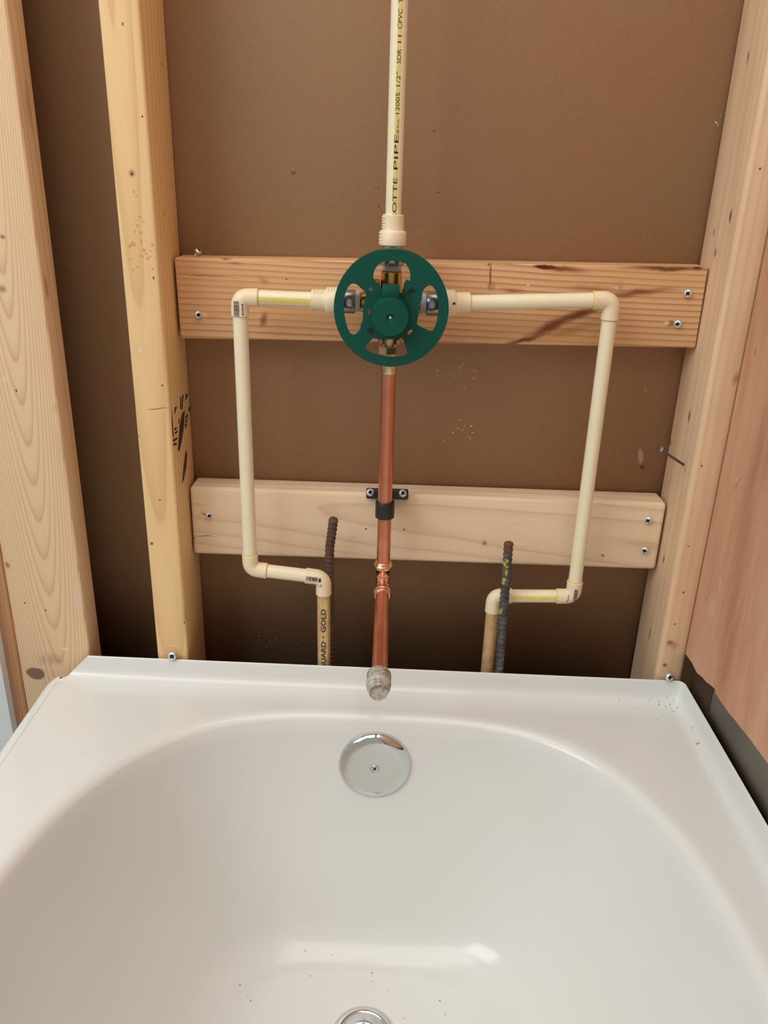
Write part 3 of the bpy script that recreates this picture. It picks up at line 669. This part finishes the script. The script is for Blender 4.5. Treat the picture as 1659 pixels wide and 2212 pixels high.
bm = bmesh.new(); stripe(bm, RB + dl * .021, RL - dl * .017, -.05, 0.55, Vector((0, -1, .2))); link('stripe', bm, M['yellow'], rightr)
elbow('elbow', rightr, RL, -dl, dn, L=.0215)
bm = bmesh.new(); seg(bm, RL + dn * .006, RL + dn * (RL.z - 0.02), .0079); op = link('old_pipe', bm, M['oldpipe'], rightr); op['label'] = 'aged tan pipe stub'

# --- copper drop to the tub spout
CX = VX + 0.0005; CY = VY; CZ = on_y(829, 1262, CY).z
cop = empty('copper_drop_pipe', (CX, CY, CZ))
tag(cop, 'vertical copper pipe under the valve with capped stub over the tub', 'pipe')
bm = bmesh.new(); tube(bm, [(VX, CY, .7380), (CX, CY, CZ + .020)], .00795, 36); link('vertical_pipe', bm, M['copper'], cop)
bm = bmesh.new(); tube(bm, [(CX, CY - .018, CZ), (CX - .0003, -0.195, CZ)], .00795, 36); link('stub_pipe', bm, M['copper'], cop)
bm = bmesh.new(); pts = []; rad = []
def leg(d, rev):
    o = Vector((CX, CY, CZ)); L = [(.0345, .0086), (.0340, .0094), (.0315, .0094), (.0305, .0104), (.0290, .0112), (.0270, .0112), (.0255, .0104), (.0245, .0090), (.0205, .0087), (.0200, .0083), (.0165, .0083), (.0160, .0087), (.0125, .0087), (.0115, .0085)]
    L = L if not rev else L[::-1]
    return [(o + d * (a - .004), r) for a, r in L]
q = leg(Z, False); mid = []
s1 = Vector((CX, CY, CZ)) + Z * .007; s2 = Vector((CX, CY, CZ)) - Y * .007; cc = Vector((CX, CY, CZ))
for i in range(1, 8): tt = i / 8; mid.append((s1 * (1 - tt) ** 2 + cc * 2 * tt * (1 - tt) + s2 * tt ** 2, .0085))
q = q + mid + leg(-Y, True)
tube(bm, [a for a, r in q], [r for a, r in q], 36); link('press_elbow', bm, M['copperfit'], cop, angle=60)
ec = on_z(822, 1496, CZ); cl = 0.030
bm = bmesh.new(); lathe(bm, (CX - .0008, ec.y + cl, CZ - .0006), -Y, [(0, .0082), (0, .0108), (.0015, .0120), (.0170, .0120), (.0200, .0116), (.0225, .0098), (.0285, .0094), (.0300, .0088), (.0300, .0082), (.0286, .0078), (.0290, .004), (.0290, 0)], 40)
cp = link('end_cap', bm, M['galv'], cop, angle=50); cp['label'] = 'weathered grey galvanised end cap'

# --- black pipe strap
zs = on_y(835, 1067, .047).z; zr = on_y(833, 1107, CY - .010).z
strap = empty('pipe_strap', (CX, .051, zs)); tag(strap, 'black plastic strap holding the copper pipe to the lower board', 'strap')
pl_ = on_y(791, 1066, .047).x; pr_ = on_y(882, 1069, .047).x
bm = bmesh.new(); box(bm, pl_, pr_, .0445, .0505, zs - .0065, zs + .0065, .0022, 3); link('back_plate', bm, M['blackplastic'], strap)
bm = bmesh.new(); box(bm, CX - .0065, CX + .0065, CY + .006, .046, min(zr, zs) - .004, max(zr, zs) + .004, .001); link('standoff_arm', bm, M['blackplastic'], strap)
bm = bmesh.new(); lathe(bm, (CX, CY, zr - .0095), Z, [(0, .0080), (0, .0106), (.0006, .0110), (.0184, .0110), (.0190, .0106), (.0190, .0080)], 36); link('ring_clamp', bm, M['blackplastic'], strap)

# ------------------------------------------------------------------ reinforcing bars
def rebar(name, pts, r, mat, label, seed):
    bm = bmesh.new(); P = []; rd = []
    pts = [Vector(p) for p in pts]; tot = [0]
    for a, b in zip(pts, pts[1:]): tot.append(tot[-1] + (b - a).length)
    L = tot[-1]; s = 0.0; k = 0
    def at(s):
        for i in range(len(pts) - 1):
            if s <= tot[i + 1] or i == len(pts) - 2: return pts[i].lerp(pts[i + 1], (s - tot[i]) / (tot[i + 1] - tot[i]))
    while s < L:
        P.append(at(s)); rd.append(r + (0.0009 if k % 4 in (1, 2) else 0.0)); s += .0016; k += 1
    tube(bm, P, rd, 16)
    bmn = link(name, bm, mat, loc=pts[-1], angle=80); tag(bmn, label, 'rebar'); return bmn
a = on_y(720.5, 1121, .018); b = on_y(717.5, 1145, .022); c_ = on_y(712.5, 1180, .027); d_ = on_y(711, 1220, .030); e_ = on_y(714.0, 1420, .030)
rebar('rebar', [a, b, c_, d_, e_, Vector((e_.x, .03, 0.0))], .0048, M['rust'], 'rusty brown rebar curving up behind the left supply pipe', 1)
top = on_y(1099, 1172, 0.0035); t2 = on_y(1078.5, 1440, 0.0035)
def rebar2mat():
    m, nt, b = mat_new('painted_rebar', 0.6, 0.1); tc = N(nt, 'ShaderNodeTexCoord'); P = tc.outputs['Object']
    nz = noise_tex(nt, P, 110, 4); col = mixc(nt, ramp(nt, nz, [(.35, 0.), (.65, 1.)]), lin((96, 94, 92)), lin((54, 53, 52)))
    it = []; o = Vector((t2.x, 0, 0))
    def at(x, y, rz, c, am, s=.5, rx=.01): p = on_y(x, y, -.005) - o; it.append(((p.x, p.y, p.z), (rx, .02, rz), 0, c, am, s))
    at(1098, 1180, .016, (104, 62, 44), .9, .5)
    for x, y, r in ((1096, 1215, .003), (1091, 1222, .004), (1095, 1240, .006), (1090, 1256, .003), (1088, 1262, .004), (1083, 1324, .004), (1079, 1330, .003), (1096, 1228, .002)): at(x, y, r, (196, 184, 60), .8, .7, .0025)
    col = marks(nt, P, col, it, warp=.004, warpscale=300); nt.links.new(col, b.inputs['Base Color']); bump(nt, b, nz, .3, .0006); return m
rebar('rebar', [top, t2, Vector((t2.x, 0.0035, 0.0))], .0048, rebar2mat(), 'dark grey rebar with yellow paint flecks before the right supply pipe', 2)

# ------------------------------------------------------------------ screws and the nail
def screw_mesh(head_r=.0043, shank=.03, cone=True):
    out = {}
    bm = bmesh.new(); lathe(bm, (0, 0, 0), Z, [(-.0022, .0018), (-.0006, head_r * .96), (0, head_r), (.0006, head_r * .97), (.0017, head_r * .80), (.0022, head_r * .60), (.0023, head_r * .50), (.0010, head_r * .18), (.0010, 0)], 24)
    out['head'] = bm
    bm = bmesh.new(); P = []; rd = []; s = 0
    for i in range(40): P.append((0, 0, -.0015 - shank * i / 40)); rd.append(.0021 if i % 3 == 0 else .0015)
    P.append((0, 0, -.0015 - shank)); rd.append(.0002); tube(bm, P, rd, 12); out['shank'] = bm
    bm = bmesh.new()
    for a in (0, PI / 2):
        box(bm, -head_r * .56, head_r * .56, -.00048, .00048, .0010, .00255, mtx=Matrix.Rotation(a, 4, 'Z'))
    out['recess'] = bm
    return out
proto = None
def put_screw(loc, axis, label, roll=0.4, group=None, scale=1.0):
    global proto
    if proto is None:
        r = empty('wood_screw', (0, 0, 0)); sm = screw_mesh()
        h = link('head', sm['head'], M['screw'], r); link('shank', sm['shank'], M['screw'], r); link('drive_recess', sm['recess'], M['recess'], r)
        proto = r
    else:
        r = proto.copy(); COL.objects.link(r)
        for ch in list(proto.children): c = ch.copy(); COL.objects.link(c); c.parent = r
    q = Vector(axis).normalized().to_track_quat('Z', 'Y')
    r.rotation_mode = 'QUATERNION'; r.rotation_quaternion = q @ Matrix.Rotation(roll, 3, 'Z').to_quaternion(); r.location = loc
    r.scale = (scale,) * 3
    tag(r, label, 'screw', group); return r
G1 = 'screws fixing the cross boards'
YB = .0497
put_screw(on_y(428, 680, YB), (.45, -1, .1), 'single silver screw at the left end of the upper board\'s face', .3, G1)
put_screw(on_y(1486, 634, YB), (-.4, -1, .1), 'upper of two silver screws at the upper board\'s right end', .9, G1, 1.06)
put_screw(on_y(1464, 700, YB), (-.5, -1, .1), 'lower of two silver screws at the upper board\'s right end', .2, G1, 1.04)
put_screw(on_y(451, 1114, YB + .001), (.5, -1, .2), 'silver screw at the left end of the lower board', .5, G1)
put_screw(on_y(1400, 1124, YB), (-.5, -1, .1), 'upper of two silver screws at the lower board\'s right end', .6, G1, 1.1)
put_screw(on_y(1393, 1189, YB), (-.5, -1, .1), 'lower of two silver screws at the lower board\'s right end', .1, G1, 1.1)
put_screw(on_y(428, 541, .072) + Vector((0, 0, -.001)), (.6, -.25, .8), 'silver screw sticking up from the upper board\'s top edge', .3, G1, .95)
put_screw(on_y(800, 1063.5, .0440), (-.05, -1, .55), 'silver screw in the left tab of the black strap', .4, 'screws holding the black strap', 1.12)
put_screw(on_y(870, 1065.5, .0440), (.05, -1, .55), 'silver screw in the right tab of the black strap', 1.1, 'screws holding the black strap', 1.12)
put_screw(on_y(372, 1417, -.0060), (.05, -1, .3), 'silver cross-head screw at tub lip below the left golden stud', .75, 'screws holding the tub lip', 1.28)
put_screw(on_y(1446, 1462.5, -.0060), (.1, -1, .25), 'silver screw at the tub lip\'s right rear corner', .2, 'screws holding the tub lip', 1.2)
ni = on_x(1477, 1004, XR); nh = on_x(1427, 971, XR - .040)
nail = empty('bent_nail', ni); tag(nail, 'grey nail sticking out of the right stud between the boards', 'nail')
bm = bmesh.new(); dd = (nh - ni).normalized(); tube(bm, [ni - dd * .012, ni.lerp(nh, .5), nh], .0015, 14); link('shank', bm, M['iron'], nail)
bm = bmesh.new(); lathe(bm, nh - dd * .0002, dd, [(0, .0015), (.0005, .0036), (.0016, .0037), (.0019, .003), (.0019, 0)], 20); link('head', bm, M['iron'], nail)

# ------------------------------------------------------------------ the bathtub
TB = Vector((0.213, -0.75, 0.0)); TILT = 0.0142
tub = empty('bathtub', TB); tag(tub, 'white enamelled bathtub filling the space below the pipes', 'bathtub')
DZ, FZ = 0.349, 0.376
XL, XRT, YBK, YFT = -0.175, 0.6050, -0.003, -1.52
CXB, CYB = 0.220, -0.528
def rim(th, inset, sx=1.0, dn=0.0):
    c, s = math.cos(th), math.sin(th)
    n = 2.95 + dn + 0.45 * (0.5 + 0.5 * math.tanh(c * 4))
    a = 0.3245 - inset * sx; b = (0.460 - inset) if s > 0 else (0.88 - inset * (1.2 if inset < .03 else 2.2))
    return CXB + a * math.copysign(abs(c) ** (2 / n), c), CYB + b * math.copysign(abs(s) ** (2 / n), s)
NT = 256
ths = [2 * PI * (i + .5) / NT for i in range(NT)]
FL = 0.018
rx0, rx1, ry0, ry1 = XL + .014, XRT - FL - .002, YFT, YBK - FL - .002
bm = bmesh.new(); rings = []
def rect_ring(k):
    out = []
    for th in ths:
        x, y = rim(th, 0); dx, dy = x - CXB, y - CYB
        t = min([(rx1 - CXB) / dx if dx > 1e-9 else 1e9, (rx0 - CXB) / dx if dx < -1e-9 else 1e9, (ry1 - CYB) / dy if dy > 1e-9 else 1e9, (ry0 - CYB) / dy if dy < -1e-9 else 1e9])
        out.append([CXB + dx * t, CYB + dy * t])
    for cx_ in (rx0, rx1):
        for cy_ in (ry0, ry1):
            j = min(range(NT), key=lambda i: (out[i][0] - cx_) ** 2 + (out[i][1] - cy_) ** 2); out[j] = [cx_, cy_]
    return out
rect = rect_ring(0)
outer = [rim(th, -0.016) for th in ths]
def addring(pts, z): rings.append([bm.verts.new((x, y, z)) for x, y in pts])
addring(rect, DZ)
for w in (0.33, 0.66, 0.9): addring([(r[0] * (1 - w) + o[0] * w, r[1] * (1 - w) + o[1] * w) for r, o in zip(rect, outer)], DZ)
# rolled lip, sloping wall, cove, floor
lip = 0.014
for k in range(0, 7):
    a = k / 6 * math.radians(66); addring([rim(th, -0.014 + lip * math.sin(a) * 1.0) for th in ths], DZ - lip * (1 - math.cos(a)))
ins0 = -0.014 + lip * math.sin(math.radians(66)); z0 = DZ - lip * (1 - math.cos(math.radians(66)))
ZF = 0.050; slope = 0.12
def wall(z): return ins0 + (z0 - z) * slope + .54 * (z0 - z) ** 2
zc = ZF + 0.052
for k in range(1, 15):
    z = z0 + (zc - z0) * k / 14; addring([rim(th, wall(z), 1.0 + .75 * ((z0 - z) / (z0 - zc)) ** 2, .9 * ((z0 - z) / (z0 - zc)) ** 2) for th in ths], z)
fi = math.atan(slope + 1.08 * (z0 - zc))           # wall leans by this much from vertical
RF = (zc - ZF) / (1 - math.sin(fi)) if False else 0.058
ic = wall(zc)
for k in range(1, 9):
    a = fi + (PI / 2 - fi) * k / 8
    dx = RF * (math.cos(fi) - math.cos(a)); dz = RF * (math.sin(a) - math.sin(fi))
    addring([rim(th, ic + dx, 1.75, .9) for th in ths], zc - dz)
zfl = zc - RF * (1 - math.sin(fi)); icf = ic + RF * math.cos(fi)
last = rings[-1]; lc = [(v.co.x, v.co.y) for v in last]
fcx, fcy = CXB, CYB
for w in (.8, .6, .4, .2, .08): addring([(fcx + (x - fcx) * w, fcy + (y - fcy) * w) for x, y in lc], zfl - .002 * (1 - w))
cv = bm.verts.new((fcx, fcy, zfl - .002))
for A, B in zip(rings, rings[1:]):
    for i in range(NT): bm.faces.new((A[i], A[(i + 1) % NT], B[(i + 1) % NT], B[i]))
A = rings[-1]
for i in range(NT): bm.faces.new((A[i], A[(i + 1) % NT], cv))
link('basin', bm, M['enamel'], tub, angle=70)
# upstand that turns up against the back and right walls
prof = [(FL + .0025, 0.0), (FL, .0001)]
for k in range(1, 8):
    a = k / 7 * PI / 2 * .96; prof.append((FL - (FL - .0045) * math.sin(a), .0135 * (1 - math.cos(a)) + .0001))
prof += [(.0035, .0180), (.0028, .0245), (.0022, .0264), (.0012, .0270), (.0003, .0262), (.0, .0240), (.0, -.03)]
def flange(path, shear=False):
    bm = bmesh.new(); cols = []
    for x, y, nx, ny, k in path:
        col = []
        for n_, z in prof:
            px = x + nx * n_; py = y + ny * n_
            if k: px += k * (0.010 * min(1, max(0, z) / .002) + 0.026 * max(0, z) / .027)
            col.append(bm.verts.new((px, py, DZ + z)))
        cols.append(col)
    for A, B in zip(cols, cols[1:]):
        for i in range(len(prof) - 1): bm.faces.new((A[i], A[i + 1], B[i + 1], B[i]))
    bm.faces.new(cols[0]); bm.faces.new(cols[-1])
    return bm
path = [(XL + .012, YBK, 0, -1, 1)] + [(XL + .05 + i * .05, YBK, 0, -1, 0) for i in range(0, 14)]
rc = 0.010
for k in range(0, 9):
    a = k / 8 * PI / 2; cx_, cy_ = XRT - rc, YBK - rc
    # round the outer corner; profile points inwards
    path.append((cx_ + rc * math.sin(a), cy_ + rc * math.cos(a), -math.sin(a) if 0 else -(math.sin(a)), -(math.cos(a)), 0))
path2 = path[:-9]
bm = flange(path2 + path[-9:] + [(XRT, YBK - rc - .05 - i * .1, -1, 0, 0) for i in range(0, 15)])
link('wall_flange', bm, M['enamel'], tub, angle=60)
# rolled front edge and apron
bm = bmesh.new(); ap = []
ap.append((XL + .0145, 0.0)); 
for k in range(0, 9):
    a = k / 8 * PI / 2; ap.append((XL + .012 - .012 * math.sin(a), -.010 * (1 - math.cos(a))))
ap += [(XL, -.030), (XL + .003, -.036), (XL + .010, -.040), (XL + .010, -.33)]
ys = [YFT, -1.2, -.9, -.6, -.3, -.1, -.03]
cols = [[bm.verts.new((x, y, DZ + z)) for x, z in ap] for y in ys]
for k in range(1, 9):   # rounded rear end
    a = k / 8 * PI / 2; rr_ = .018
    cols.append([bm.verts.new((x + (XL + .0145 - x) * (1 - math.cos(a)) * (0 if x > XL + .0140 else .9), -.03 + .022 * math.sin(a), DZ + z - .004 * (1 - math.cos(a)) * (0 if k < 6 else 1))) for x, z in ap])
for A, B in zip(cols, cols[1:]):
    for i in range(len(ap) - 1): bm.faces.new((A[i], A[i + 1], B[i + 1], B[i]))
link('apron', bm, M['enamel'], tub, angle=60)
# overflow plate
zo = 0.300; yo = None
ow = CYB + 0.460 - wall(zo)
nrm = Vector((0, -1, slope)).normalized()
oc = Vector((on_y(809, 1650, ow).x, ow, zo))
pc = on_y(802, 1656, ow - .006); oc = Vector((pc.x, CYB + .46 - wall(pc.z) , pc.z))
RO_ = 0.0428
bm = bmesh.new(); lathe(bm, oc - nrm * .001, nrm, [(0, RO_ - .001), (0, RO_), (.002, RO_), (.0045, RO_ - .0008), (.0068, RO_ - .0032), (.0084, RO_ - .0068), (.0092, RO_ - .0105), (.0094, RO_ - .014), (.0094, .0056), (.0086, .0050), (.0086, 0)], 72)
ov = link('overflow_plate', bm, M['chrome'], tub, angle=50); ov['label'] = 'round chrome overflow plate'
sm = screw_mesh()
for kname, mm in (('head', 'chrome'), ('recess', 'recess')):
    b_ = sm[kname]
    if kname == 'head': bmesh.ops.scale(b_, vec=(1.1, 1.1, .7), verts=b_.verts)
    b_.transform(Matrix.Translation(oc + nrm * (.0076 if kname == 'head' else .0066)) @ nrm.to_track_quat('Z', 'Y').to_matrix().to_4x4() @ Matrix.Rotation(.7, 4, 'Z'))
    link('screw_head' if kname == 'head' else 'screw_recess', b_, M[mm], ov)
sm['shank'].free()
# drain
dc = on_z(784, 2236, zfl + .003); dc.z = zfl - .001
bm = bmesh.new(); lathe(bm, dc, Z, [(0, .036), (.0015, .0355), (.0030, .0330), (.0036, .0295), (.0030, .0270), (.0008, .0255), (.0006, .0)], 64)
dr = link('drain', bm, M['chrome'], tub, angle=50); dr['label'] = 'round chrome drain'
bm = bmesh.new(); lathe(bm, dc + Z * .0005, Z, [(0, .0235), (.0055, .0240), (.0085, .0225), (.0100, .0190), (.0106, .012), (.0108, 0)], 56); link('stopper', bm, M['chrome'], dr, angle=50)
tub.rotation_euler = (0, TILT, 0)
bpy.context.view_layer.update()
